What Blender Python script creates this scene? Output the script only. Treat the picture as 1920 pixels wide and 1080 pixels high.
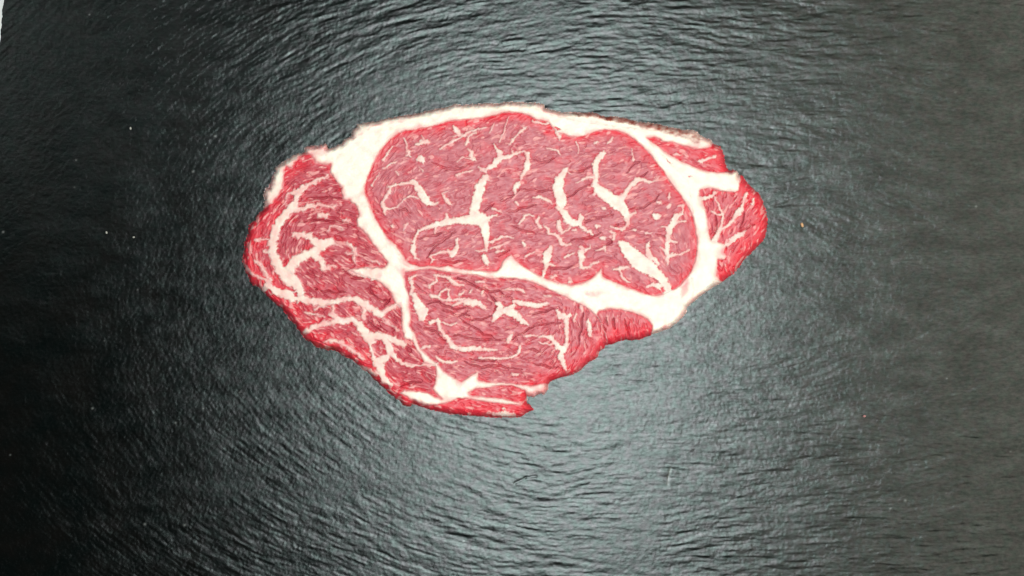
import bpy, math
import numpy as np

# ------------------------------------------------------------------ camera, world, lamps, exposure
scene = bpy.context.scene
for o in list(bpy.data.objects):
    bpy.data.objects.remove(o)
H_CAM = 0.545                       # camera height above the slate (m)
HALF_W = 0.245                      # half of the frame width on the slate (m)
PX = HALF_W / 960.0                 # metres per photograph pixel on the slate

cam_d = bpy.data.cameras.new('camera')
cam_d.sensor_width = 36.0
cam_d.lens = 18.0 * H_CAM / HALF_W
cam_d.clip_start = 0.01
cam_d.clip_end = 50.0
cam = bpy.data.objects.new('camera', cam_d)
scene.collection.objects.link(cam)
cam.location = (0, 0, H_CAM)
scene.camera = cam

world = bpy.data.worlds.new('World')
scene.world = world
world.use_nodes = True
bg = world.node_tree.nodes['Background']
bg.inputs['Color'].default_value = (0.80, 0.92, 1.0, 1)
bg.inputs['Strength'].default_value = 0.006


def area(name, loc, target, sx, sy, power, color):
    d = bpy.data.lights.new(name, 'AREA')
    d.shape = 'RECTANGLE'
    d.size, d.size_y = sx, sy
    d.energy = power
    d.color = color
    o = bpy.data.objects.new(name, d)
    scene.collection.objects.link(o)
    o.location = loc
    v = [target[i] - loc[i] for i in range(3)]
    import mathutils
    o.rotation_euler = mathutils.Vector(v).to_track_quat('-Z', 'Y').to_euler()
    return o


area('ceiling_lamp', (0.060, -0.035, 1.05), (0.060, -0.035, 0), 0.33, 0.74, 12.6, (0.95, 1.0, 0.985))
area('wall_reflection_panel', (1.0, 0.05, 0.95), (0.3, 0, 0), 1.7, 1.2, 14.5, (1.0, 0.93, 0.77))  # unseen warm panel standing in for the lit wall mirrored in the right slate
area('corner_glow_fill', (-0.86, 0.45, 1.05), (-0.2, 0.1, 0), 0.40, 0.40, 0.80, (0.93, 1.0, 0.96))  # added dim panel with no known source, gives the slate corner a soft glow

vs = scene.view_settings
vs.view_transform = 'Standard'
vs.look = 'None'
vs.exposure = 0.0
vs.gamma = 1.0
vs.use_curve_mapping = False
scene.render.engine = 'CYCLES'
scene.render.resolution_x, scene.render.resolution_y = 1024, 576

# ------------------------------------------------------------------ helpers


def sstep(a, b, x):
    t = np.clip((x - a) / (b - a), 0, 1)
    return t * t * (3 - 2 * t)


def perlin(x, y, seed):
    r = np.random.RandomState(seed)
    ang = r.rand(256, 256) * 2 * math.pi
    gx, gy = np.cos(ang), np.sin(ang)
    xi, yi = np.floor(x).astype(int), np.floor(y).astype(int)
    fx, fy = x - xi, y - yi
    u = fx * fx * fx * (fx * (fx * 6 - 15) + 10)
    v = fy * fy * fy * (fy * (fy * 6 - 15) + 10)

    def g(ox, oy):
        a, b = (xi + ox) & 255, (yi + oy) & 255
        return gx[a, b] * (fx - ox) + gy[a, b] * (fy - oy)
    n0 = g(0, 0) * (1 - u) + g(1, 0) * u
    n1 = g(0, 1) * (1 - u) + g(1, 1) * u
    return (n0 * (1 - v) + n1 * v) * 1.5


def fbm(x, y, seed, n=3, gain=0.5):
    s, a = 0, 1.0
    for k in range(n):
        s = s + a * perlin(x * 2 ** k + 17.3 * k, y * 2 ** k + 5.1 * k, seed + k)
        a *= gain
    return s


def blur(a, sig_r, sig_c=None):
    sig_c = sig_r if sig_c is None else sig_c
    f = np.fft.rfft2(a)
    ky = np.fft.fftfreq(a.shape[0])[:, None]
    kx = np.fft.rfftfreq(a.shape[1])[None, :]
    f *= np.exp(-2 * (math.pi ** 2) * ((ky * sig_r) ** 2 + (kx * sig_c) ** 2))
    return np.fft.irfft2(f, s=a.shape)


def mesh_from(name, co, quads, normals=None, attrs=None):
    me = bpy.data.meshes.new(name)
    nv, nf = len(co), len(quads)
    me.vertices.add(nv)
    me.vertices.foreach_set('co', np.ascontiguousarray(co, dtype=np.float32).ravel())
    me.loops.add(nf * 4)
    me.loops.foreach_set('vertex_index', np.ascontiguousarray(quads, dtype=np.int32).ravel())
    me.polygons.add(nf)
    me.polygons.foreach_set('loop_start', np.arange(nf, dtype=np.int32) * 4)
    me.polygons.foreach_set('use_smooth', np.ones(nf, dtype=bool))
    me.update(calc_edges=True)
    for k, a in (attrs or {}).items():
        at = me.attributes.new(k, 'FLOAT', 'POINT')
        at.data.foreach_set('value', np.ascontiguousarray(a, dtype=np.float32))
    if normals is not None:
        me.normals_split_custom_set_from_vertices(np.ascontiguousarray(normals, dtype=np.float32))
    return me


def link(name, me, mat, parent=None):
    o = bpy.data.objects.new(name, me)
    scene.collection.objects.link(o)
    if mat is not None:
        me.materials.append(mat)
    o.parent = parent
    return o


class Nodes:
    def __init__(self, name):
        self.m = bpy.data.materials.new(name)
        self.m.use_nodes = True
        self.t = self.m.node_tree
        self.bsdf = self.t.nodes['Principled BSDF']

    def new(self, kind, **kw):
        n = self.t.nodes.new(kind)
        for k, v in kw.items():
            setattr(n, k, v)
        return n

    def put(self, sock, v):
        if isinstance(v, bpy.types.NodeSocket):
            self.t.links.new(v, sock)
        elif isinstance(v, (tuple, list)) and len(v) == 3 and sock.type == 'RGBA':
            sock.default_value = (*v, 1)
        else:
            sock.default_value = v

    def attr(self, name):
        return self.new('ShaderNodeAttribute', attribute_name=name).outputs['Fac']

    def mix(self, f, a, b, mode='MIX'):
        n = self.new('ShaderNodeMix', data_type='RGBA', blend_type=mode)
        self.put(n.inputs['Factor'], f)
        self.put(n.inputs['A'], a) if False else self.put(n.inputs[6], a)
        self.put(n.inputs[7], b)
        return n.outputs[2]

    def math(self, op, a, b=0.0):
        n = self.new('ShaderNodeMath', operation=op)
        self.put(n.inputs[0], a)
        self.put(n.inputs[1], b)
        return n.outputs[0]

    def ramp(self, x, lo, hi, a=0.0, b=1.0):
        n = self.new('ShaderNodeMapRange')
        for i, v in enumerate((x, lo, hi, a, b)):
            self.put(n.inputs[i], v)
        return n.outputs[0]

    def noise(self, scale, detail=2.0, rough=0.5, vec=None):
        n = self.new('ShaderNodeTexNoise')
        n.inputs['Scale'].default_value = scale
        n.inputs['Detail'].default_value = detail
        n.inputs['Roughness'].default_value = rough
        self.put(n.inputs['Vector'], vec if vec is not None else self.coord())
        return n.outputs['Fac']

    def coord(self):
        return self.new('ShaderNodeTexCoord').outputs['Object']

    def bump(self, h, strength, dist):
        n = self.new('ShaderNodeBump')
        self.put(n.inputs['Height'], h)
        n.inputs['Strength'].default_value = strength
        n.inputs['Distance'].default_value = dist
        self.t.links.new(n.outputs[0], self.bsdf.inputs['Normal'])


# ------------------------------------------------------------------ materials
def slate_material():
    n = Nodes('slate')
    t = n.t
    out = t.nodes['Material Output']
    t.nodes.remove(n.bsdf)
    fleck = n.noise(900.0, 3.0, 0.7)
    tint = n.noise(55.0, 3.0, 0.6)
    c = n.mix(n.ramp(tint, 0.35, 0.65), (0.0016, 0.0028, 0.0027), (0.0034, 0.0033, 0.0030))
    c = n.mix(n.ramp(fleck, 0.60, 0.74), c, (0.009, 0.010, 0.010))
    c = n.mix(n.attr('pale'), c, (0.30, 0.32, 0.31))
    dif = n.new('ShaderNodeBsdfDiffuse')
    n.put(dif.inputs['Color'], c)
    mp = n.new('ShaderNodeMapping')
    mp.inputs['Scale'].default_value = (0.40, 1.0, 1.0)
    n.put(mp.inputs['Vector'], n.coord())
    grain = n.noise(760.0, 5.0, 0.75, mp.outputs[0])
    patch = n.noise(120.0, 4.0, 0.6, mp.outputs[0])
    gl = n.new('ShaderNodeBsdfGlossy', distribution='BECKMANN')
    n.put(gl.inputs['Roughness'], n.ramp(patch, 0.3, 0.7, 0.31, 0.36))
    n.put(gl.inputs['Color'], n.mix(n.ramp(n.noise(260.0, 2.0), 0.35, 0.65), (0.80, 0.985, 0.95), (0.95, 0.965, 1.0)))
    fr = n.new('ShaderNodeFresnel')
    fr.inputs['IOR'].default_value = 1.51
    fac = n.math('MULTIPLY', fr.outputs[0], n.ramp(grain, 0.30, 0.70, 0.62, 1.38))
    fac = n.math('MULTIPLY', fac, n.ramp(patch, 0.30, 0.70, 0.80, 1.20))
    mx_ = n.new('ShaderNodeMixShader')
    n.put(mx_.inputs[0], fac)
    t.links.new(dif.outputs[0], mx_.inputs[1])
    t.links.new(gl.outputs[0], mx_.inputs[2])
    bp = n.new('ShaderNodeBump')
    n.put(bp.inputs['Height'], n.noise(1700.0, 3.0, 0.7))
    bp.inputs['Strength'].default_value = 0.20
    bp.inputs['Distance'].default_value = 0.0002
    t.links.new(bp.outputs[0], gl.inputs['Normal'])
    t.links.new(mx_.outputs[0], out.inputs['Surface'])
    return n.m


def meat_material(name, fat_side):
    n = Nodes(name)
    fat, red, pink, dark = n.attr('fat'), n.attr('red'), n.attr('pink'), n.attr('membrane')
    mott = n.noise(260.0, 2.0, 0.5)
    lean = n.mix(n.ramp(mott, 0.35, 0.68), (0.42, 0.094, 0.121), (0.51, 0.135, 0.160))
    lean = n.mix(n.attr('deep'), lean, (0.32, 0.034, 0.056))
    lean = n.mix(red, lean, (0.62, 0.026, 0.046))
    fine = n.attr('fine')
    lean = n.mix(fine, lean, (0.70, 0.31, 0.30))
    cream = n.mix(n.ramp(n.noise(110.0, 3.0), 0.35, 0.7), (0.81, 0.775, 0.66), (0.81, 0.735, 0.65))
    fatc = n.mix(pink, cream, (0.70, 0.29, 0.29))
    col = n.mix(fat, lean, fatc)
    col = n.mix(dark, col, (0.30, 0.060, 0.040))
    n.put(n.bsdf.inputs['Base Color'], col)
    n.put(n.bsdf.inputs['Roughness'], n.ramp(n.noise(700.0, 2.0), 0.3, 0.7, 0.34, 0.56))
    n.put(n.bsdf.inputs['Specular IOR Level'], 0.36)
    n.put(n.bsdf.inputs['Subsurface Weight'], 0.55 if fat_side else 0.25)
    n.bsdf.inputs['Subsurface Radius'].default_value = (1.0, 0.45, 0.35)
    n.put(n.bsdf.inputs['Subsurface Scale'], 0.0018 if fat_side else 0.0010)
    n.bump(n.noise(1500.0 if not fat_side else 900.0, 3.0, 0.6), 0.09 if not fat_side else 0.10, 0.0003)
    return n.m


def plain(name, c, rough, scale=300.0, var=0.25):
    n = Nodes(name)
    f = n.ramp(n.noise(scale, 3.0), 0.3, 0.7)
    n.put(n.bsdf.inputs['Base Color'], n.mix(f, tuple(v * (1 - var) for v in c), c))
    n.put(n.bsdf.inputs['Roughness'], rough)
    return n.m


MAT_SLATE = slate_material()
MAT_LEAN = meat_material('lean_meat', False)
MAT_FAT = meat_material('beef_fat', True)

# ------------------------------------------------------------------ white table under the slate
SL_T = 0.007
bm_co = [(-0.55, -0.45, 0), (0.55, -0.45, 0), (0.55, 0.45, 0), (-0.55, 0.45, 0)]
co = np.array([(x, y, z) for z in (-SL_T - 0.03, -SL_T - 0.0003) for x, y, _ in bm_co])
q = [(4, 5, 6, 7), (0, 3, 2, 1), (0, 1, 5, 4), (1, 2, 6, 5), (2, 3, 7, 6), (3, 0, 4, 7)]
me = mesh_from('table_top', co, q)
me.polygons.foreach_set('use_smooth', np.zeros(6, dtype=bool))
table = link('table_top', me, plain('white_table', (0.78, 0.79, 0.77), 0.5, 40.0, 0.05))
table['kind'] = 'structure'

# ------------------------------------------------------------------ slate board with its own cleft relief
STEP = 1.7
X0, X1, Y0, Y1 = -130.0, 1990.0, -70.0, 1150.0
NC, NR = int((X1 - X0) / STEP) + 1, int((Y1 - Y0) / STEP) + 1
sx = X0 + np.arange(NC) * STEP
sy = Y0 + np.arange(NR) * STEP
GX, GY = np.meshgrid(sx, sy)


def lic(src, dx, dy, length, step=1.0):
    NR, NC = src.shape
    r, c = np.meshgrid(np.arange(NR, dtype=np.float32), np.arange(NC, dtype=np.float32), indexing='ij')
    acc = src.copy()
    wsum = 1.0
    for sgn in (1, -1):
        pr, pc = r.copy(), c.copy()
        for k in range(1, length + 1):
            ir = np.clip(pr.round().astype(int), 0, NR - 1)
            ic = np.clip(pc.round().astype(int), 0, NC - 1)
            pr += sgn * step * dy[ir, ic]
            pc += sgn * step * dx[ir, ic]
            ir = np.clip(pr.round().astype(int), 0, NR - 1)
            ic = np.clip(pc.round().astype(int), 0, NC - 1)
            w = 0.5 + 0.5 * math.cos(math.pi * k / (length + 1))
            acc += w * src[ir, ic]
            if sgn == 1:
                wsum += 2 * w
    out = acc / wsum
    return (out - out.mean()) / out.std()


rs = np.random.RandomState(4)
a = np.where(GX < 1150, 0.62, 0.22)
a = blur(a, 60)
vx = a * a * (GX - 1150) + 70 * perlin(GX / 200, GY / 110, 91) + 25 * perlin(GX / 80, GY / 40, 93)
vy = (GY - 540) + 60 * perlin(GX / 260, GY / 160, 92)
vy = np.where(np.abs(vy) < 60, np.where(vy < 0, -60, 60), vy)
ln = np.hypot(vx, vy)
ddx, ddy = -vy / ln, vx / ln
sg = np.where(ddx < 0, -1, 1)
ddx, ddy = ddx * sg, ddy * sg
n1 = lic(blur(rs.randn(NR, NC), 0.6), ddx, ddy, 9)
n2 = lic(blur(rs.randn(NR, NC), 1.2), ddx, ddy, 15)
n3 = lic(blur(rs.randn(NR, NC), 3.0), ddx, ddy, 34)
iso = blur(rs.randn(NR, NC), 0.8)
iso /= iso.std()
iso2 = blur(rs.randn(NR, NC), 2.2)
iso2 /= iso2.std()
calm = sstep(-0.6, 0.5, fbm(GX / 220, GY / 120, 33, 3) + 0.25)      # smoother and rougher patches
smooth_mid = np.exp(-((GX - 1430) / 330) ** 2 - ((GY - 560) / 150) ** 2)
str_amt = (0.45 + 0.75 * calm) * (1 - 0.65 * smooth_mid) * (0.10 + 0.90 * ddx ** 4)
# thin cleavage layers: broken steps where one sheet of stone ends
lay = n3 * 0.55 + n2 * 0.35 + 0.6 * perlin(GX / 90, GY / 45, 44)
steps = np.floor(lay * 2.2)
fr = lay * 2.2 - steps
terr = (steps + sstep(0.84, 1.0, fr)) / 2.2
lay2 = 1.5 * (n2 * 0.6 + n1 * 0.3 + 0.7 * perlin(GX / 42, GY / 15, 45))
terr2 = (np.floor(lay2) + sstep(0.80, 1.0, lay2 - np.floor(lay2))) / 1.5
mm = 0.001
zs = (0.016 * n1 + 0.016 * n2 + 0.022 * n3) * str_amt + (0.046 * terr + 0.026 * terr2) * (0.25 + calm) * (0.12 + 0.88 * ddx ** 4) * (1 - 0.5 * smooth_mid) + 0.017 * iso + 0.012 * iso2 - 0.06 * sstep(2.3, 3.6, iso2 + 0.35 * n2)
zs *= 0.88
zs += 0.22 * perlin(GX / 400, GY / 300, 71)
pale = np.zeros_like(GX)


def mark(pts, w, depth, amount):
    global zs
    for (ax, ay), (bx, by) in zip(pts[:-1], pts[1:]):
        vx_, vy_ = bx - ax, by - ay
        t = np.clip(((GX - ax) * vx_ + (GY - ay) * vy_) / (vx_ * vx_ + vy_ * vy_ + 1e-6), 0, 1)
        d = np.hypot(GX - ax - t * vx_, GY - ay - t * vy_)
        k = np.exp(-(d / w) ** 2)
        zs = zs - depth * k
        np.maximum(pale, amount * k, out=pale)


mark([(1258, 878), (1254, 893), (1252, 908)], 2.2, 0.10, 0.35)          # scratch
mark([(848, 150), (838, 156)], 3.0, -0.06, 0.25)
mark([(707, 181), (703, 187)], 3.0, -0.04, 0.25)
mark([(965, 906), (985, 896), (1005, 893)], 2.0, 0.20, 0.0)
for k in range(150):                                                    # pale mineral grains
    x_, y_ = rs.uniform(0, 1920), rs.uniform(0, 1080)
    mark([(x_, y_), (x_ + 0.5, y_)], rs.uniform(1.2, 2.0), -0.02, rs.uniform(0.10, 0.45)) if k < 60 else None
edge_x = 7.0 - GY / 11.0 + 1.6 * perlin(GY / 14, GY * 0 + 0.3, 5) + 0.8 * perlin(GY / 5, GY * 0 + 0.7, 6)
GXs = np.where(GX < edge_x, edge_x, GX)                                   # the board ends here on the left
zs_m = zs * mm
co = np.stack([(GXs - 960) * PX, -(GY - 540) * PX, zs_m], -1).reshape(-1, 3)
idx = np.arange(NR * NC).reshape(NR, NC)
quads = np.stack([idx[1:, :-1], idx[1:, 1:], idx[:-1, 1:], idx[:-1, :-1]], -1)
keep = (GX[1:, 1:] > edge_x[1:, 1:]) & (GX[:-1, 1:] > edge_x[:-1, 1:])
first = np.argmax(keep, axis=1)
quads = quads.reshape(-1, 4)[keep.ravel()]
# skirt: the four sawn / broken sides and the underside
ring = [idx[0, c] for c in range(first[0], NC)] + [idx[r, NC - 1] for r in range(1, NR)]
ring += [idx[NR - 1, c] for c in range(NC - 2, first[-1] - 1, -1)]
left = []
for r in range(NR - 2, 0, -1):
    cu, cd = first[r - 1], first[r]
    left.append(idx[r, cd])
    if cu != cd:
        stp = 1 if cu > cd else -1
        left += [idx[r, c] for c in range(cd + stp, cu + stp, stp)]
ring += left
ring = np.array(ring)
low = co[ring].copy()
low[:, 2] = -SL_T
nb = len(co)
low_id = nb + np.arange(len(ring))
nxt = np.roll(np.arange(len(ring)), -1)
skirt = np.stack([ring, ring[nxt], low_id[nxt], low_id], -1)
cen = np.array([[0.05, 0, -SL_T]])
co_all = np.concatenate([co, low])
pale_all = np.concatenate([pale.ravel(), np.zeros(len(ring))])
half = len(ring) // 2
i_ = np.arange(half - 1)
under = np.stack([low_id[i_], low_id[i_ + 1], low_id[len(ring) - 2 - i_], low_id[len(ring) - 1 - i_]], -1)
quads = np.concatenate([quads, skirt, under])
used, inv = np.unique(quads, return_inverse=True)
me = mesh_from('slate_board', co_all[used], inv.reshape(-1, 4), attrs={'pale': pale_all[used]})
slate = link('slate_board', me, MAT_SLATE)
slate['label'] = 'dark grey slate board with fine cleft ridges, lying under the raw steak'
slate['category'] = 'board'

# ------------------------------------------------------------------ the steak: traced layout (photograph pixels on the cut face)


def P(s):
    return np.array([[float(v) for v in p.split(',')] for p in s.split()])


OUTLINE = P('''495,358 497,353 504,352 507,340 515,322 518,312 530,305 540,297 557,288 570,285 571,276 583,275 600,272
610,269 614,272 615,279 623,276 638,270 648,260 658,255 662,243 669,237 670,232 673,232 687,230 707,227 728,221 750,218
780,213 822,203 837,201 852,195 867,197 888,195 913,193 930,195 947,191 970,191 995,193 1003,192 1020,196 1022,202
1033,206 1053,210 1080,211 1112,211 1137,219 1153,218 1170,221 1193,227 1235,233 1260,239 1280,243 1298,243 1308,248
1312,253 1327,260 1333,262 1338,270 1350,275 1357,287 1359,303 1365,318 1368,321 1374,317 1383,321 1385,328 1391,328
1397,338 1407,349 1417,358 1425,365 1433,385 1437,398 1439,415 1437,433 1433,448 1423,460 1415,468 1397,485 1388,497
1377,512 1363,522 1350,532 1338,538 1320,550 1302,565 1288,577 1287,585 1277,598 1267,608 1253,616 1237,622 1218,629
1203,635 1188,638 1173,637 1160,640 1147,646 1135,646 1133,652 1123,660 1120,671 1102,680 1090,693 1073,703 1050,708
1032,715 1027,721 1028,730 1022,739 1008,740 1002,745 988,743 988,755 997,763 1001,768 985,775 977,782 960,783 933,783
900,781 867,778 842,776 820,771 803,767 785,761 775,757 767,762 755,759 745,748 732,740 720,728 710,720 698,708 690,698
677,690 667,680 653,670 642,668 637,662 627,656 610,656 593,650 578,640 570,633 557,615 543,598 530,580 512,565 498,552
487,540 470,530 465,517 457,500 455,487 459,455 465,440 467,422 478,413 483,402 494,392 495,382''')

MUSCLES = [
 ('big oval muscle of dusky red lean with branching white marbling', P('''683,355 687,340 695,318 705,297 717,278 730,262 747,250 763,245 780,243 810,237 843,227 877,224
 905,222 930,216 953,210 972,211 988,215 1007,225 1027,228 1032,235 1043,248 1058,252 1072,257 1088,256 1102,253 1117,247
 1133,243 1158,245 1175,252 1190,262 1207,277 1221,292 1235,311 1245,322 1253,337 1262,350 1277,367 1292,392 1300,410
 1304,430 1307,453 1307,470 1303,490 1297,507 1290,517 1277,532 1268,540 1250,548 1240,552 1220,554 1200,547 1173,537
 1153,529 1130,519 1128,503 1107,523 1093,530 1070,534 1047,530 1023,522 1003,513 987,503 972,492 963,482 958,477 943,488
 938,502 933,508 918,509 897,507 863,504 840,498 823,501 807,498 788,500 770,495 760,488 752,473 742,458 728,447 718,433
 705,412 697,392 688,372''')),
 ('dark red muscle with a curling pale fat swirl and many fine streaks', P('''530,353 532,325 535,312 547,315 552,305 570,287 585,292 592,305 607,308 620,308 619,322 624,332 632,341
 640,352 641,363 644,372 657,377 670,388 673,405 668,413 671,425 687,440 703,463 723,487 727,493 722,501 698,502 673,502
 650,507 680,517 703,524 720,535 732,548 737,560 742,568 752,578 753,597 753,615 757,632 772,640 783,660 792,672 794,680
 817,685 818,703 815,720 810,728 820,740 828,748 815,744 802,737 777,732 757,730 750,737 765,746 785,755 810,763 840,769 840,800 700,800 400,660 400,380 480,400
 496,390 512,378 522,366''')),
 ('rounded lower muscle of pinkish red lean with an X of fat', P('''758,520 760,510 780,507 807,504 822,507 847,512 870,515 895,516 913,522 940,522 963,522 983,526 1000,531
 1023,540 1050,552 1080,567 1102,578 1117,591 1126,604 1134,625 1138,640 1140,700 1060,730 1020,719 1000,723 967,720 942,717 917,717 897,713 896,697
 883,703 865,717 850,707 833,697 822,685 805,670 787,652 778,628 768,610 771,593 768,580 767,555 760,538''')),
 ('small smooth red muscle split by upright cracks', P('''1119,591 1123,583 1143,579 1170,582 1193,588 1213,598 1223,610 1222,622 1215,650 1136,660 1139,640 1135,625 1127,604''')),
 ('thin red strip of lean under the end fat', P('''820,759 840,755 857,747 873,747 893,751 943,757 977,760 984,750 990,753 1010,765 1000,790 900,790 800,780 790,763''')),
 ('short red strip of lean tapering into the fat', P('''878,737 893,728 917,727 933,723 960,723 984,732 988,743 985,750 977,756 942,747 907,744 885,742''')),
 ('narrow red wedge of lean under the outer fat rim', P('''1213,259 1228,257 1243,265 1260,267 1280,273 1303,280 1320,279 1334,275 1340,262 1370,270 1380,320 1367,323
 1343,323 1323,320 1303,313 1277,302 1253,288 1235,275''')),
 ('rounded bright red end muscle with forked fat streaks', P('''1312,356 1328,352 1352,358 1377,361 1385,357 1387,343 1388,325 1400,320 1460,380 1460,440 1380,540
 1350,526 1344,516 1345,500 1346,487 1358,487 1362,480 1357,473 1362,460 1352,455 1333,452 1330,440 1327,413 1323,393 1317,377 1312,367''')),
]
MUSCLE_NAME = 'muscle'

# pieces of lean left inside fat (drawn back over the marbling)
ISLANDS = [P('508,530 530,533 548,538 556,545 545,546 525,541 512,537'), P('549,549 557,549 560,555 552,556'),
           P('698,646 712,638 722,648 726,660 716,668 703,670 700,656'),
           P('733,645 745,648 760,660 776,672 790,676 790,685 770,682 755,678 742,665'),
           P('720,688 730,680 745,679 762,688 800,687 812,690 812,715 806,728 785,724 760,722 738,720 724,706'),
           P('1215,540 1224,537 1232,540 1226,544 1217,544'), P('1237,540 1244,538 1248,545 1242,549'),
           P('1037,238 1046,239 1053,243 1044,244'), P('1249,297 1254,301 1260,307 1252,303'), P('1289,330 1297,331 1291,333'),
           P('773,632 780,655 784,668 780,660 774,645')]

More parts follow.
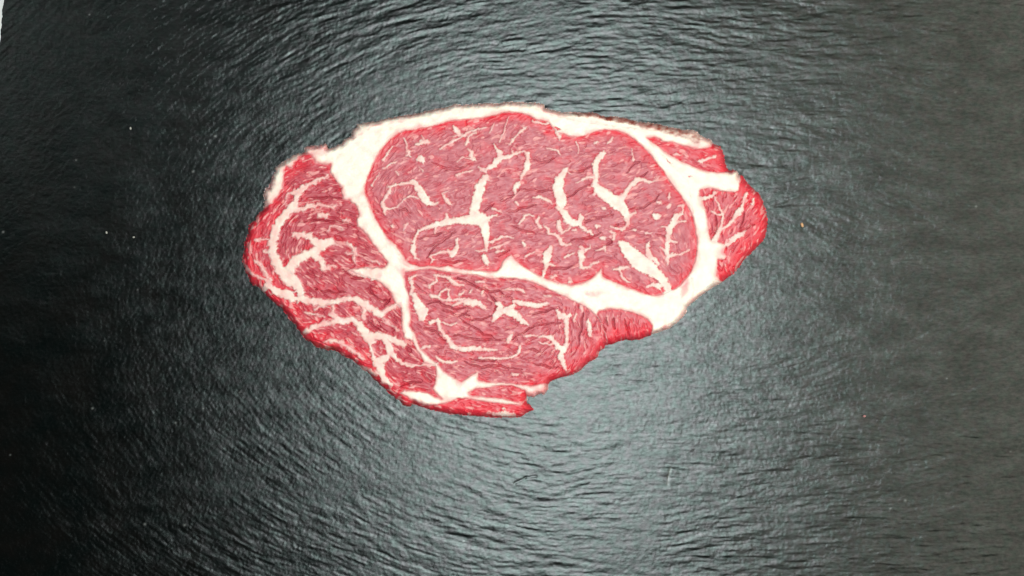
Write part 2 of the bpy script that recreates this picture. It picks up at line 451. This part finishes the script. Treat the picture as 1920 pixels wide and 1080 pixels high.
# fat streaks: x,y,width ... ; branches of one streak after '/'
STREAKS = '''757,258,3 762,266,4 763,280,4 767,288,7 761,293,3 / 767,290,5 771,294,2
778,272,3 790,267,9 800,266,10 806,267,4 / 795,263,4 791,254,2
786,299,10 790,299,15 793,300,10
852,240,8 858,247,8 862,253,5 860,254,4 848,256,3 / 862,253,4 870,254,5 880,247,4 895,243,3 911,239,3
825,280,3 840,270,4 850,265,6 862,258,5 868,252,3
893,249,4 885,251,4 878,256,4 877,266,6 873,272,4
877,279,4 884,286,7 883,293,6 888,298,9 893,302,3 / 887,299,6 878,298,3 868,294,3 858,303,3
926,232,3 922,242,3 918,250,2
952,221,2 948,236,3 945,248,4 940,258,4 937,266,3
988,238,2 980,244,8 972,250,4 965,259,3 960,266,6 955,271,3
926,270,3 930,279,5 938,287,8 936,298,13 925,310,11 912,318,6 / 936,298,10 955,293,9 968,288,6 977,284,3 / 959,280,2 962,288,4
898,313,4 905,318,8 911,324,4
912,331,9 905,341,14 900,350,18 898,362,18 893,380,17 889,395,18 890,407,22 900,410,24 908,422,20 911,440,14 912,455,9 911,470,5 / 890,412,20 868,413,15 850,414,12 832,418,12 815,423,10 800,427,8 785,432,5 780,442,6 776,453,8 / 911,413,12 920,407,7 932,402,3 / 837,401,5 840,412,6 / 817,424,4 815,437,3 / 906,340,6 915,336,4 921,339,2
980,284,4 990,287,7 990,302,9 988,312,12 983,325,9 977,335,5 / 988,305,4 997,309,2
972,344,9 967,352,10 965,362,5
728,351,4 745,346,5 760,344,6 772,341,8 780,346,10 786,354,13 791,364,15 797,374,16 803,380,11 812,382,7 820,380,4 / 733,352,5 730,360,5 722,372,7 716,380,7 720,391,7 722,402,4 / 720,391,5 735,391,4 745,388,4 752,380,3 760,372,3 770,367,4 783,372,4
757,432,2 760,424,7 763,420,5
735,424,6 738,425,5
829,363,3 840,379,8 846,383,4 / 832,362,3 841,358,2
806,481,5 815,477,4 825,473,5 840,471,6 848,476,11 856,469,9 858,460,6 / 808,482,5 812,488,6 808,492,3
857,457,4 857,448,6
775,461,8 775,473,9 778,483,6 785,487,3
892,470,4 900,471,4 911,470,5
908,481,10 912,491,10 915,497,4
922,454,8 930,449,6 940,445,5 950,443,4 962,446,3
920,466,4 933,462,5 945,457,4
930,472,6 944,470,5
980,457,6 984,459,7
985,482,4 992,477,4 1001,473,3
999,370,4 1010,370,6 1020,372,6 1030,377,6 1035,382,3
968,379,5 971,383,5
922,391,4 932,394,4 941,399,3
973,420,4 980,412,5 984,404,4 993,402,3 1001,406,3
1010,407,4 1006,414,6 1009,422,6 1013,426,7
1020,422,3 1027,430,6 1030,438,7 1042,439,6 1048,446,8 1052,455,7 1060,460,7 1071,458,4
1047,416,8 1048,428,8 1053,436,7 1062,433,4 1069,427,3
1075,431,5 1080,431,5
1060,318,9 1055,327,12 1048,340,18 1045,353,20 1050,366,22 1053,380,19 1054,388,10 / 1042,388,4 1052,395,9 1060,402,14 1065,412,15 1073,418,14 1084,418,12 1089,409,10 1088,402,5 / 1086,420,8 1095,430,7 1105,433,6 1111,441,4 / 1062,320,4 1070,327,2
1131,288,10 1122,297,12 1116,308,13 1118,322,10 1118,333,9 1116,345,12 1121,355,16 1131,363,21 1145,373,21 1157,381,24 1168,391,18 1173,402,14 1176,412,10 1177,424,6 / 1160,375,14 1170,367,11 1177,355,9 1187,344,9 1197,336,9 1207,337,6 1218,342,5 1230,339,4 1236,331,3 / 1112,333,6 1100,333,5 1090,338,4 1080,343,2 / 1177,407,8 1186,402,6 1191,397,3 / 1119,360,6 1113,366,4 / 1176,424,5 1166,430,6 1155,428,5 1144,424,3
1117,424,7 1124,424,5
1128,446,8 1132,447,8
1130,390,5 1134,391,5
1143,433,3 1152,438,5 1150,448,6
1188,431,5 1192,432,4
1210,437,4 1222,437,3
1226,404,8 1232,406,12 1236,405,7
1253,389,7 1256,384,5 / 1254,372,5 1256,363,3
1233,379,6 1238,381,6
1280,386,5 1280,400,4 1266,407,10 1262,418,12 1255,430,13 1253,441,10 1252,455,9 1250,470,9 1252,482,9 1252,495,5 / 1264,419,7 1272,416,5 1287,415,3 / 1253,450,6 1268,454,4 / 1253,480,8 1272,477,6 1282,475,4 1293,467,3 / 1249,472,6 1238,463,3 / 1252,427,5 1240,425,3 / 1271,387,3 1282,384,5
1163,455,10 1172,463,20 1182,475,26 1195,488,30 1210,498,30 1222,506,24 1234,516,18 1243,526,17 1249,538,16 1254,552,16 / 1215,457,8 1214,470,9 1218,480,11 1228,488,10 1235,495,4
1034,463,6 1030,470,12 1026,478,16 1024,488,14 1024,498,8 1020,509,5 1017,522,4 / 1027,495,6 1040,497,3
1087,462,5 1092,466,5 / 1090,473,12 1091,481,12 1089,490,8 1090,501,8 1098,502,5 1109,500,4
1097,469,5 1105,466,4 1106,459,3
1058,483,3 1066,479,5 1076,474,3
1118,470,4 1128,466,6 1134,463,5 1135,472,3
1108,496,4 1122,491,5
1034,520,6 1042,516,5
1150,505,5 1165,503,7 1178,502,5 / 1162,505,4 1165,518,6 1172,525,5 1181,530,3
1066,528,5 1071,529,5
1212,538,4 1225,533,7 1240,539,13 1250,545,16
1116,269,5 1120,265,5
1140,268,4 1147,263,5 1149,257,3
1044,247,7 1048,254,7 1049,262,4
998,227,4 1006,230,5 1020,232,5 1030,231,4
1081,268,4 1083,271,4 1084,280,2 1085,287,3
1025,278,3 1038,280,4 1045,283,5 1050,291,3
1185,279,2 1186,292,2 1188,299,6
735,276,3 722,295,4 719,300,5
742,303,4 728,311,4 719,316,5
711,325,3 702,338,3 697,349,4
742,322,3 747,327,4
786,313,2 793,322,3
857,328,5 870,323,4 886,320,3
613,330,6 590,340,8 575,350,9 562,358,12 557,372,10 552,385,14 545,393,18 535,403,16 525,415,16 517,430,17 513,445,17 511,458,18 512,472,16 516,488,16 522,500,17 530,510,22 540,520,26 552,532,28 562,546,20 / 550,392,12 565,392,10 580,387,9 592,384,8 605,384,6 615,388,6 623,389,7 627,385,8 / 562,359,8 550,362,7 540,364,6 535,372,4
598,405,6 605,402,8 613,404,9
645,415,5 650,411,7 655,415,5
615,432,5 622,424,6 632,424,6 641,429,4
552,440,9 560,443,11 572,440,10 580,443,11 588,452,13 598,458,18 610,456,18 620,452,14 628,456,6 635,460,3 / 603,461,18 590,471,16 580,476,14 570,481,18 560,486,18 550,493,16 546,502,18 543,514,18 / 583,476,12 592,479,12 600,486,12 604,496,12 606,505,11 613,504,8 620,500,6 629,501,5
650,455,4 658,460,6 665,470,8 670,478,5 / 664,470,5 664,482,5 665,492,5 / 662,476,5 650,474,4
698,489,5 712,495,4
478,450,6 490,448,5 502,450,4
478,490,6 485,493,6 492,503,6 500,515,6 507,524,7
458,496,4 467,508,6 475,515,5 490,522,5 505,528,9
497,470,5 508,478,5
495,543,10 505,533,14 515,545,16 530,550,18 548,556,18 563,559,17 580,564,14 600,567,12 620,567,11 640,563,10 655,559,10 668,561,12 680,568,13 692,576,13 705,584,13 714,590,12 725,582,8 735,575,8 750,571,8 / 680,568,10 683,582,8 682,596,6
573,622,10 585,615,10 598,609,10 612,606,10 630,604,8 645,602,12 660,600,12 672,607,14 682,620,15 690,633,17 698,645,16 702,660,16 706,672,16 711,684,18 718,698,18 725,712,15 734,722,9 / 625,577,7 623,590,10 633,598,9 648,600,9 / 688,626,10 702,631,14 716,629,14 730,633,12 745,641,12 757,646,10 / 716,632,12 728,645,12 732,657,14 726,668,12 714,678,14 / 731,655,12 742,668,12 752,680,10 762,686,7 780,686,6 800,685,8 817,683,7
590,580,5 600,575,5 617,572,4
573,587,4 590,590,5 607,593,4
610,640,6 625,638,7 640,641,7 650,650,6 665,660,6 682,673,6
673,688,6 690,693,6 706,701,8
718,598,4 735,609,5 747,620,4
768,523,6 780,516,5
771,528,7 774,540,6 770,551,5
776,553,9 782,564,14 786,576,20 793,585,20 790,596,12
815,516,5 830,517,5 842,521,7 850,530,8 860,534,7 869,535,5 / 816,517,4 820,527,5 812,531,5 803,536,5 806,541,4
823,553,5 828,546,4 836,541,4 842,543,4 840,550,4 843,558,4 838,561,3
863,553,5 869,547,4
881,549,4 885,542,3
903,551,5 907,545,4
808,555,7 820,557,6 830,563,5 850,563,5 870,560,4 890,563,4
850,572,5 865,567,9 880,567,12 895,568,11 905,574,9 911,581,4
933,568,9 938,578,12 938,585,15 930,592,13 924,602,5 / 942,584,14 953,580,10 964,572,8 / 950,584,14 962,586,14 970,593,12 980,603,10 991,609,4
962,564,7 975,568,9 990,570,10 1005,574,9 1015,572,9 1026,569,6
806,605,6 820,600,7 823,607,8 826,617,7 832,625,7 840,635,8 846,646,9 856,653,9 870,655,9 890,653,9 910,655,7 932,656,3
831,605,4 845,610,4 856,606,4
952,641,7 956,632,8 961,626,3
983,631,5 995,628,5 1007,630,3
948,543,4 965,542,5 978,543,5 983,549,4
893,528,5 907,528,4
1045,583,7 1050,592,11 1060,594,11 1068,591,8 / 1061,598,9 1063,615,8 1063,630,7 1062,645,8 1056,655,13 1051,665,10 1055,680,9 1061,693,6 / 1054,655,12 1047,651,12 1040,642,10 1033,633,8 1020,630,5 1010,633,3 / 1042,645,6 1028,645,4 1010,642,3
1020,554,4 1032,555,5
1089,574,6 1092,584,5
1080,588,4 1077,602,5
1103,602,7 1105,618,9 1107,630,5
975,649,5 972,662,5 960,670,5 940,672,5 920,672,5 898,671,4
818,669,5 830,678,7 845,680,6 857,677,4
791,652,6 804,650,6
962,702,7 970,703,6
1313,372,8 1325,371,7 1335,368,6 1341,361,5 / 1340,369,4 1347,385,4 1352,395,5 1355,408,5 1354,420,6 1350,430,7 1345,440,10 1339,452,12 / 1334,397,4 1345,402,4 1353,403,4
1352,429,5 1363,425,5 1372,415,6 1379,405,7 1385,398,13 1390,391,8 1394,380,5 1397,370,6 1400,363,6
1363,459,10 1372,450,8 1382,443,10 1392,438,10 1398,433,4
1410,383,7 1413,374,5
1311,303,8 1325,299,5 1341,293,5
1268,289,6 1273,291,5
925,776,6 945,776,8 965,778,7
943,765,4 948,768,4
700,505,10 690,510,18 705,515,22
655,511,4 670,514,7 690,518,10'''

CRACKS = '''1000,299 1013,304 1030,303 1040,295|1065,322 1085,323 1098,315 1110,310|975,354 1000,357 1018,359 1035,356
1063,370 1075,365 1085,355 1105,346|937,375 960,370|1091,404 1097,417 1120,408 1150,401|955,398 985,387 1005,385
1180,393 1205,388 1225,378 1238,363|795,463 812,458 830,450 855,435|800,484 812,465 822,456|747,393 760,394 770,400
747,394 758,392 768,399|701,395 711,397|1096,450 1110,445 1125,438|1135,460 1150,450|783,448 800,443 820,440 845,435
860,522 880,530 900,540 915,545 935,547 945,555 960,560|860,523 885,533 912,545|915,548 930,565 932,573 925,582
800,568 820,567 835,575 855,580 875,578|852,628 870,630 890,637 910,638 935,637 950,637|960,637 975,628 1000,612 1020,608 1050,605
870,605 895,617 905,625 925,635|1119,592 1130,610 1138,640|1137,595 1138,612|1150,595 1151,616|1170,598 1177,620 1178,637
560,417 600,412 630,415 670,423|557,389 580,385 600,380|573,373 600,370 640,372|585,538 595,543|750,725 765,718 790,715
762,718 785,716|1093,585 1090,610 1086,640|1000,681 1020,686 1045,690|880,672 910,678 940,672|870,680 900,688 935,686 980,694
810,305 840,317 860,312|835,321 860,315 880,308|690,540 710,560 730,567|640,505 660,520 690,522|1340,400 1345,425 1338,440
1395,400 1390,425 1384,445|1400,430 1415,422|1200,330 1215,322|905,395 925,382|940,372 960,368 975,354|1070,450 1090,448 1110,440
1175,322 1190,305 1200,303|1150,425 1160,420|820,485 850,492 875,488|960,425 985,433 1005,437|1020,500 1050,503 1080,498
935,480 955,470|880,600 905,598 925,592|830,580 850,590 880,592|795,615 815,620 835,640|1000,590 1020,583 1040,580|990,655 1015,660
565,560 590,562|600,545 630,550 650,545|690,600 700,612 715,620|730,560 720,575|1230,440 1255,445'''

# ---------------------------------------------------------------- fields on a 1-pixel grid
x0, x1, y0, y1 = 440, 1452, 178, 796
W, Hh = x1 - x0 + 1, y1 - y0 + 1
mx, my = np.meshgrid(np.arange(x0, x1 + 1, dtype=float), np.arange(y0, y1 + 1, dtype=float))


def seg_dist(px, py, a, b):
    vx_, vy_ = b[0] - a[0], b[1] - a[1]
    t = np.clip(((px - a[0]) * vx_ + (py - a[1]) * vy_) / (vx_ * vx_ + vy_ * vy_ + 1e-9), 0, 1)
    return np.hypot(px - a[0] - t * vx_, py - a[1] - t * vy_), t


def poly_sdf(px, py, pts):
    d = np.full(px.shape, 1e9)
    ins = np.zeros(px.shape, bool)
    for i in range(len(pts)):
        a, b = pts[i - 1], pts[i]
        d = np.minimum(d, seg_dist(px, py, a, b)[0])
        if a[1] != b[1]:
            c = ((a[1] > py) != (b[1] > py)) & (px < (b[0] - a[0]) * (py - a[1]) / (b[1] - a[1]) + a[0])
            ins ^= c
    return np.where(ins, d, -d)


def boxed(pts, pad):
    c0 = int(max(0, pts[:, 0].min() - pad - x0)); c1 = int(min(W, pts[:, 0].max() + pad - x0 + 1))
    r0 = int(max(0, pts[:, 1].min() - pad - y0)); r1 = int(min(Hh, pts[:, 1].max() + pad - y0 + 1))
    return (slice(r0, r1), slice(c0, c1))


# small natural wobble of every boundary
in_m2 = sstep(740, 690, mx - 0.35 * (my - 480))
wx = (1.5 + 1.6 * in_m2) * perlin(mx / 9, my / 9, 201) + 0.9 * perlin(mx / 3.7, my / 3.7, 202)
wy = (1.5 + 1.6 * in_m2) * perlin(mx / 9, my / 9, 203) + 0.9 * perlin(mx / 3.7, my / 3.7, 204)
px_ = mx + wx + 0.9 * perlin(mx / 2.4, my / 2.4, 205)
py_ = my + wy + 0.9 * perlin(mx / 2.4, my / 2.4, 206)
d_out = poly_sdf(mx + 0.6 * wx, my + 0.6 * wy, OUTLINE)

msd = np.full((len(MUSCLES), Hh, W), -1e3)
for i, (_, pts) in enumerate(MUSCLES):
    bx = boxed(pts, 45)
    msd[i][bx] = poly_sdf(mx[bx] + 0.6 * wx[bx], my[bx] + 0.6 * wy[bx], pts)
which = np.argmax(msd, 0)
sd_m = msd.max(0)
soft = 1.2 + 2.4 * sstep(0.0, 0.5, perlin(mx / 24, my / 24, 215)) + 1.5 * in_m2
lean = sstep(-soft, soft, sd_m)

SF = np.zeros((Hh, W))            # streak strength
SID = np.full((Hh, W), -1)
SWD = np.zeros((Hh, W))           # streak local width
streaks = STREAKS.strip().split('\n')
for sid, line in enumerate(streaks):
    for br in line.split('/'):
        pts = P(br)
        bx = boxed(pts, 22)
        X_, Y_ = px_[bx], py_[bx]
        for a_, b_ in zip(pts[:-1], pts[1:]):
            d, t = seg_dist(X_, Y_, a_, b_)
            w = a_[2] * (1 - t) + b_[2] * t
            w = w + np.minimum(w * 0.42, 4.0) * perlin(X_ / 5.5, Y_ / 5.5, 210) + np.minimum(w * 0.35, 2.4) * perlin(X_ / 2.6, Y_ / 2.6, 211)
            sf_ = 1.3 * in_m2[bx]
            f = sstep(-1.5 - sf_, 1.5 + sf_, w * 0.5 - d)
            cur = SF[bx]
            up = f > cur
            cur[up] = f[up]
            SID[bx][up] = sid
            SWD[bx] = np.where(up, w, SWD[bx])
for pts in ISLANDS:
    bx = boxed(pts, 6)
    k = sstep(-1.2, 1.2, poly_sdf(px_[bx], py_[bx], pts))
    SF[bx] *= 1 - k
    lean[bx] = np.maximum(lean[bx], k)
SF *= 1 - sstep(-6, 0, -np.abs(sd_m)) * 0        # streaks reach the seams
fat = np.maximum(1 - lean, SF)



def line_d(f):
    gy_, gx_ = np.gradient(f)
    return np.abs(f) / (np.hypot(gx_, gy_) + 0.012)


# fine marbling and fibres, each muscle with its own grain
rough_m = np.array([0.30, 1.0, 0.60, 0.20, 0.6, 0.6, 0.5, 0.70])[which]
# grain of the muscle fibres: x,y,angle (degrees, clockwise from the horizontal)
GRAIN = P("""720,330,-60 850,300,-10 950,380,-10 1100,300,-10 1200,320,-15 1230,400,-25 1100,450,-10 850,450,-25 1000,500,0
740,400,50 1280,470,65 760,300,-30 900,240,-20 1050,360,-12 950,450,-8 1180,500,25 500,430,-60 540,380,-45 580,330,-30
620,360,8 600,420,5 660,440,15 690,480,22 560,460,-70 530,500,65 600,530,30 660,540,15 720,560,40 600,580,12 640,590,15
700,610,50 560,590,45 640,630,30 680,660,45 750,660,60 770,700,10 480,500,62 468,460,-75 740,720,10 800,530,0 900,550,25
820,590,20 900,620,15 1000,600,-10 850,660,5 950,680,5 1065,600,-88 1105,640,82 1060,690,-40 1000,550,22 1160,610,86
900,760,5 930,735,8 1290,295,20 1330,400,80 1380,420,-45 1412,410,-60 1400,470,-45 1350,500,60""")
gc, gs, gw = 0, 0, 0
for gx_, gy_, ga in GRAIN:
    w_ = np.exp(-((mx - gx_) ** 2 + (my - gy_) ** 2) / (2 * 42.0 ** 2)) + 1e-9
    gc = gc + w_ * math.cos(2 * math.radians(ga))
    gs = gs + w_ * math.sin(2 * math.radians(ga))
ga_ = 0.5 * np.arctan2(gs, gc) + 0.45 * perlin(mx / 34, my / 26, 371) + 0.25 * perlin(mx / 12, my / 12, 372)
fdx, fdy = np.cos(ga_), np.sin(ga_)
rf = np.random.RandomState(9)
f1 = lic(blur(rf.randn(Hh, W), 0.75), fdx, fdy, 9)
f2 = lic(blur(rf.randn(Hh, W), 1.3), fdx, fdy, 13)
f3 = lic(blur(rf.randn(Hh, W), 1.1), fdx, fdy, 9)
f4 = lic(blur(rf.randn(Hh, W), 2.6), fdx, fdy, 11)
f5 = lic(blur(rf.randn(Hh, W), 2.2), fdx, fdy, 8)
patchy = perlin(mx / 30, my / 22, 303) + 0.6 * perlin(mx / 12, my / 10, 304)
fine = sstep(1.0, 2.1, f3 + 0.7 * patchy + 0.55 * (rough_m - 0.5)) * (0.42 + 0.40 * rough_m)
fine = np.maximum(fine, sstep(1.5, 2.4, f5 + 0.4 * patchy + 0.5 * (rough_m - 0.5) + 0.30 * (which == 0)) * 0.80)
fine = np.maximum(fine, 0.10 * sstep(0.2, 1.6, f2))
fine *= lean * (1 - SF)
# cracks: drawn ones and short natural ones along the grain
crack = np.zeros((Hh, W))
for line in CRACKS.replace('\n', '|').split('|'):
    pts = P(line)
    bx = boxed(pts, 8)
    L = len(pts) - 1
    for i in range(L):
        d, t = seg_dist(mx[bx] + 3.0 * perlin(mx[bx] / 16, my[bx] / 16, 361) + 0.8 * perlin(mx[bx] / 5, my[bx] / 5, 363), my[bx] + 3.0 * perlin(mx[bx] / 16, my[bx] / 16, 362) + 0.8 * perlin(mx[bx] / 5, my[bx] / 5, 364), pts[i], pts[i + 1])
        s = (i + t) / L
        w = 1.35 * (0.35 + 0.65 * np.sin(math.pi * np.clip(s, 0.02, 0.98)))
        crack[bx] = np.maximum(crack[bx], np.exp(-(d / w) ** 2))
cpatch = perlin(mx / 34, my / 26, 314)
crack2 = np.exp(-(line_d(f4 + 0.15 * f2) / 0.95) ** 2) * sstep(-0.15, 0.30, cpatch + 0.02) * (0.45 + 0.45 * rough_m)
crack3 = sstep(-1.1, -2.2, f1 + 0.5 * cpatch) * (0.45 + 0.6 * rough_m)
crk = np.maximum(np.maximum(crack, crack2 * 0.60), crack3 * 0.38) * (1 - sstep(0.15, 0.6, fat))

# ---------------------------------------------------------------- colour of the meat itself
nz = fbm(mx / 28, my / 22, 321, 3)
red = (0.72 + 0.35 * perlin(mx / 20, my / 20, 323)) * sstep(48, 4, d_out + 22 * nz) + 0.55 * sstep(24, 2, sd_m + 6 * nz) * (which == 0) + np.array([0, 0.20, 0.10, 0.25, 0.35, 0.30, 0.30, 0.30])[which]
red += 0.35 * sstep(0.15, 0.7, nz) 
near = blur(fat, 5)
red += 0.32 * sstep(0.10, 0.45, near) * (1 - fat)
red = np.clip(red, 0, 1)
stk = SF > 0.3
thick = np.where(SF > 0.3, np.clip(SWD / 16.0, 0, 1), np.clip(-sd_m / (8.0 + 7.0 * perlin(mx / 25, my / 25, 333)), 0, 1))
pink = np.clip(np.where(stk, 0.80 - 0.52 * thick, 0.92 * (1 - thick) ** 1.3 + 0.04) + 0.26 * fbm(mx / 18, my / 18, 331, 2), 0, 1)
pink = blur(pink, 1.2)
in2 = (which == 1) & (SF > 0.3)
pink = np.where(in2, np.clip(pink + 0.12, 0, 0.9), pink)
rim_p = sstep(11, 1, d_out + 4 * nz) * 0.60
pink = np.clip(np.maximum(pink, rim_p * (1 - lean)), 0, 1)
deep = np.clip(blur(1.0 * (which == 1), 4) * 0.6 + 0.3 * sstep(0.1, 0.6, fbm(mx / 34, my / 20, 335, 2)) , 0, 1)
# dry brown membrane along part of the outer rim


def along(s, w):
    k = np.zeros((Hh, W))
    pts = P(s)
    bx = boxed(pts, 16)
    for a_, b_ in zip(pts[:-1], pts[1:]):
        d, _ = seg_dist(px_[bx], py_[bx], a_, b_)
        k[bx] = np.maximum(k[bx], sstep(w, w * 0.3, d))
    return k


mem = 0.85 * along('1078,213 1120,216 1140,222', 7) + 0.95 * along('1140,222 1170,226 1190,231', 7)
mem = np.maximum(mem, 0.85 * along('1205,234 1240,240 1270,249 1295,255 1306,262', 11))
mem = np.maximum(mem, 0.6 * along('575,640 595,650 612,655 628,654', 8))
mem = np.maximum(mem, 0.6 * along('695,707 710,721 722,732', 6))
mem = np.maximum(mem, 0.6 * along('752,757 767,760 776,756', 5))
mem = np.maximum(mem, 0.4 * along('700,228 720,223 745,219 790,212 830,203', 4))
mem = np.clip(mem * (0.75 + 0.5 * fbm(mx / 10, my / 7, 341, 2)), 0, 1)
stain = np.zeros((Hh, W))
for pts, amt in ((P('1277,538 1290,526 1288,548 1278,557'), 0.75), (P('1140,548 1108,545 1096,552 1112,558'), 0.35), (P('1352,462 1362,470 1356,486 1345,490 1340,470'), 0.4),
                 (P('1005,727 1028,722 1027,734 1008,740 990,741'), 0.8), (P('1290,262 1330,262 1335,275 1305,280 1285,272'), 0.30), (P('572,277 612,271 612,290 590,292 575,288'), 0.40), (P('498,354 512,330 522,345 512,374 498,386'), 0.25), (P('740,500 760,505 758,520 748,512'), 0.5)):
    bx = boxed(pts, 14)
    stain[bx] = np.maximum(stain[bx], amt * sstep(-6, 4, poly_sdf(px_[bx], py_[bx], pts)))
pink = np.clip(pink + stain, 0, 1)
veil = along('1092,206 1120,214 1190,232 1240,243', 3) + along('660,262 700,236 760,226', 3) + along('1030,216 1100,230 1200,243', 2.0)
veil += 0.6 * along('1297,520 1300,545 1298,566', 3) + 0.7 * along('1098,549 1112,553', 6) + 0.6 * along('1247,590 1246,615', 5) + 0.5 * along('1220,270 1250,300 1290,340 1300,400', 2)
veil += 0.5 * along('900,199 960,196 1000,203 1060,219 1140,233', 2) + 0.6 * along('745,482 752,492 770,502 800,503', 2.5) + 0.5 * along('690,385 700,398 722,440 748,478', 2)
pink = np.clip(pink + 0.55 * veil * (0.6 + 0.8 * perlin(mx / 12, my / 12, 342)), 0, 1)

# ---------------------------------------------------------------- relief (mm)
T = 8.0
wd = 10 + 3 * blur(np.clip(lean, 0, 1), 6) + 3 * perlin(mx / 50, my / 50, 351) + 1.5 * perlin(mx / 14, my / 14, 352)
wd = np.clip(wd, 4, None)
dd = np.clip(d_out, 0, None)
prof = np.sqrt(np.clip(1 - (1 - np.clip(dd / wd, 0, 1)) ** 2.0, 0, 1))
macro = T * prof + prof * 0.7 * perlin(mx / 170, my / 140, 353)
groove = np.exp(-((sd_m - 0.5) / 2.0) ** 2) * (0.5 + 0.5 * sstep(-0.3, 0.4, perlin(mx / 30, my / 30, 354)))
h = 0.42 * blur(fat, 1.2) - 0.30 * groove * prof
h -= (1.45 * crk * np.where(which == 0, 0.72, 1.0) + 0.25 * crack * (1 - fat)) * prof
h += (0.058 * f4 + 0.028 * f2) * (1 - 0.8 * fat) * (0.5 + 0.7 * rough_m)
h += 0.020 * f1 * (1 - 0.8 * fat) * (0.6 + rough_m)
h += 0.02 * perlin(mx / 2.7, my / 2.3, 357) * (1 - 0.6 * fat)
h += (0.16 * fbm(mx / 22, my / 14, 358, 2) + 0.035 * perlin(mx / 4, my / 4, 359)) * fat
h += 0.16 * fine
z = (macro + h * (0.25 + 0.75 * prof)) * mm
z = np.maximum(z, 0.0004)
base = 0.0002 * np.ones_like(z)
fac = (H_CAM - macro * mm) / H_CAM                      # sides flare out a little towards the board
cx = (mx - 960) * PX * fac
cy = -(my - 540) * PX * fac
inside = d_out > -0.8
z = np.where(d_out < 0.6, 0.0002, z)

VC = np.stack([cx, cy, z], -1)
du = np.gradient(VC, axis=1)
dv = np.gradient(VC, axis=0)
nrm = np.cross(dv, du)
nrm /= np.linalg.norm(nrm, axis=-1, keepdims=True) + 1e-12
nrm[nrm[..., 2] < 0] *= -1

cell = inside[:-1, :-1] & inside[1:, :-1] & inside[:-1, 1:] & inside[1:, 1:]
ids = np.arange(Hh * W).reshape(Hh, W)
Q = np.stack([ids[1:, :-1], ids[1:, 1:], ids[:-1, 1:], ids[:-1, :-1]], -1)


def cmean(f):
    return 0.25 * (f[:-1, :-1] + f[1:, :-1] + f[:-1, 1:] + f[1:, 1:])


cf, cl, csf = cmean(fat), cmean(lean), cmean(SF)
cm, cs = which[:-1, :-1], SID[:-1, :-1]
NM, NS = len(MUSCLES), len(streaks)
lab = np.where(cf < 0.5, cm, np.where((csf > 0.45) & (cl > 0.3), 100 + cs, 99))
lab = np.where(cell, lab, -1)

VCf, NRf = VC.reshape(-1, 3), nrm.reshape(-1, 3)
ATT = {'fat': fat.ravel(), 'red': red.ravel(), 'pink': pink.ravel(), 'membrane': mem.ravel(), 'fine': fine.ravel(), 'deep': deep.ravel()}
Qf, labf = Q.reshape(-1, 4), lab.ravel()


def piece(name, sel, mat, parent, extra=None):
    qs = Qf[sel]
    used, inv = np.unique(qs, return_inverse=True)
    inv = inv.reshape(-1, 4)
    me = mesh_from(name, VCf[used], inv, NRf[used], {k: v[used] for k, v in ATT.items()})
    return link(name, me, mat, parent)


steak = bpy.data.objects.new('raw_steak', None)
scene.collection.objects.link(steak)
steak.empty_display_size = 0.05
steak['label'] = 'raw marbled rib steak with white fat rim lying flat on the slate board'
steak['category'] = 'steak'

fat_body = piece('fat', labf == 99, MAT_FAT, steak)
fat_body['label'] = 'creamy white outer fat rim and thick seams between the muscles'
muscle_obj = []
for i, (text, _) in enumerate(MUSCLES):
    o = piece(MUSCLE_NAME, labf == i, MAT_LEAN, steak)
    o['label'] = text
    muscle_obj.append(o)
tiny = {}
for s in range(NS):
    sel = np.nonzero(labf == 100 + s)[0]
    if len(sel) == 0:
        continue
    host = np.bincount(cm.ravel()[sel], minlength=NM).argmax()
    if len(sel) < 45:
        tiny.setdefault(host, []).append(sel)
        continue
    piece('fat_streak', sel, MAT_FAT, muscle_obj[host])
for host, parts in tiny.items():
    o = piece('fine_marbling', np.concatenate(parts), MAT_FAT, muscle_obj[host])
    o['kind'] = 'stuff'
# ------------------------------------------------------------------ crumbs lying on the slate


def crumb(name, px, py, size, mat, label, seed):
    r = np.random.RandomState(seed)
    rows, cols = 5, 8
    pts = []
    for i in range(rows + 1):
        th = math.pi * i / rows
        for j in range(cols):
            ph = 2 * math.pi * j / cols
            rr = size * (0.8 + 0.4 * r.rand())
            pts.append((rr * math.sin(th) * math.cos(ph) * 1.25, rr * math.sin(th) * math.sin(ph) * 0.85, rr * 0.7 * math.cos(th)))
    pts = np.array(pts)
    pts[:, 2] -= pts[:, 2].min()
    qs = [(i * cols + j, (i + 1) * cols + j, (i + 1) * cols + (j + 1) % cols, i * cols + (j + 1) % cols) for i in range(rows) for j in range(cols)]
    me = mesh_from(name, pts, qs)
    o = link(name, me, mat)
    row, c = int(round((py - Y0) / STEP)), int(round((px - X0) / STEP))
    o.location = ((px - 960) * PX, -(py - 540) * PX, zs_m[row, c] - 0.0001)
    o.rotation_euler = (0, 0, r.rand() * 6)
    o['label'] = label
    o['category'] = 'crumb'
    o['group'] = 'crumbs on the slate board'
    return o


tan = plain('tan_crumb', (0.62, 0.36, 0.18), 0.7, 2000.0)
pale_m = plain('pale_crumb', (0.40, 0.40, 0.36), 0.7, 2000.0)
rosy = plain('rosy_crumb', (0.42, 0.20, 0.19), 0.6, 2000.0)
crumb('crumb', 1503, 422, 0.0009, tan, "tiny tan crumb on the slate beside the steak's rounded bright red end", 1)
crumb('crumb', 1620, 780, 0.0007, rosy, 'tiny rosy crumb alone on the bare slate away from the steak', 2)
crumb('crumb', 200, 436, 0.00055, pale_m, 'pale crumb, the farther of two on the darkest slate', 3)
crumb('crumb', 251, 445, 0.0005, pale_m, 'pale crumb, the nearer to the steak of two on the darkest slate', 4)
crumb('crumb', 245, 241, 0.0006, pale_m, "pale crumb on dark slate between the board's edge and the fat corner", 5)
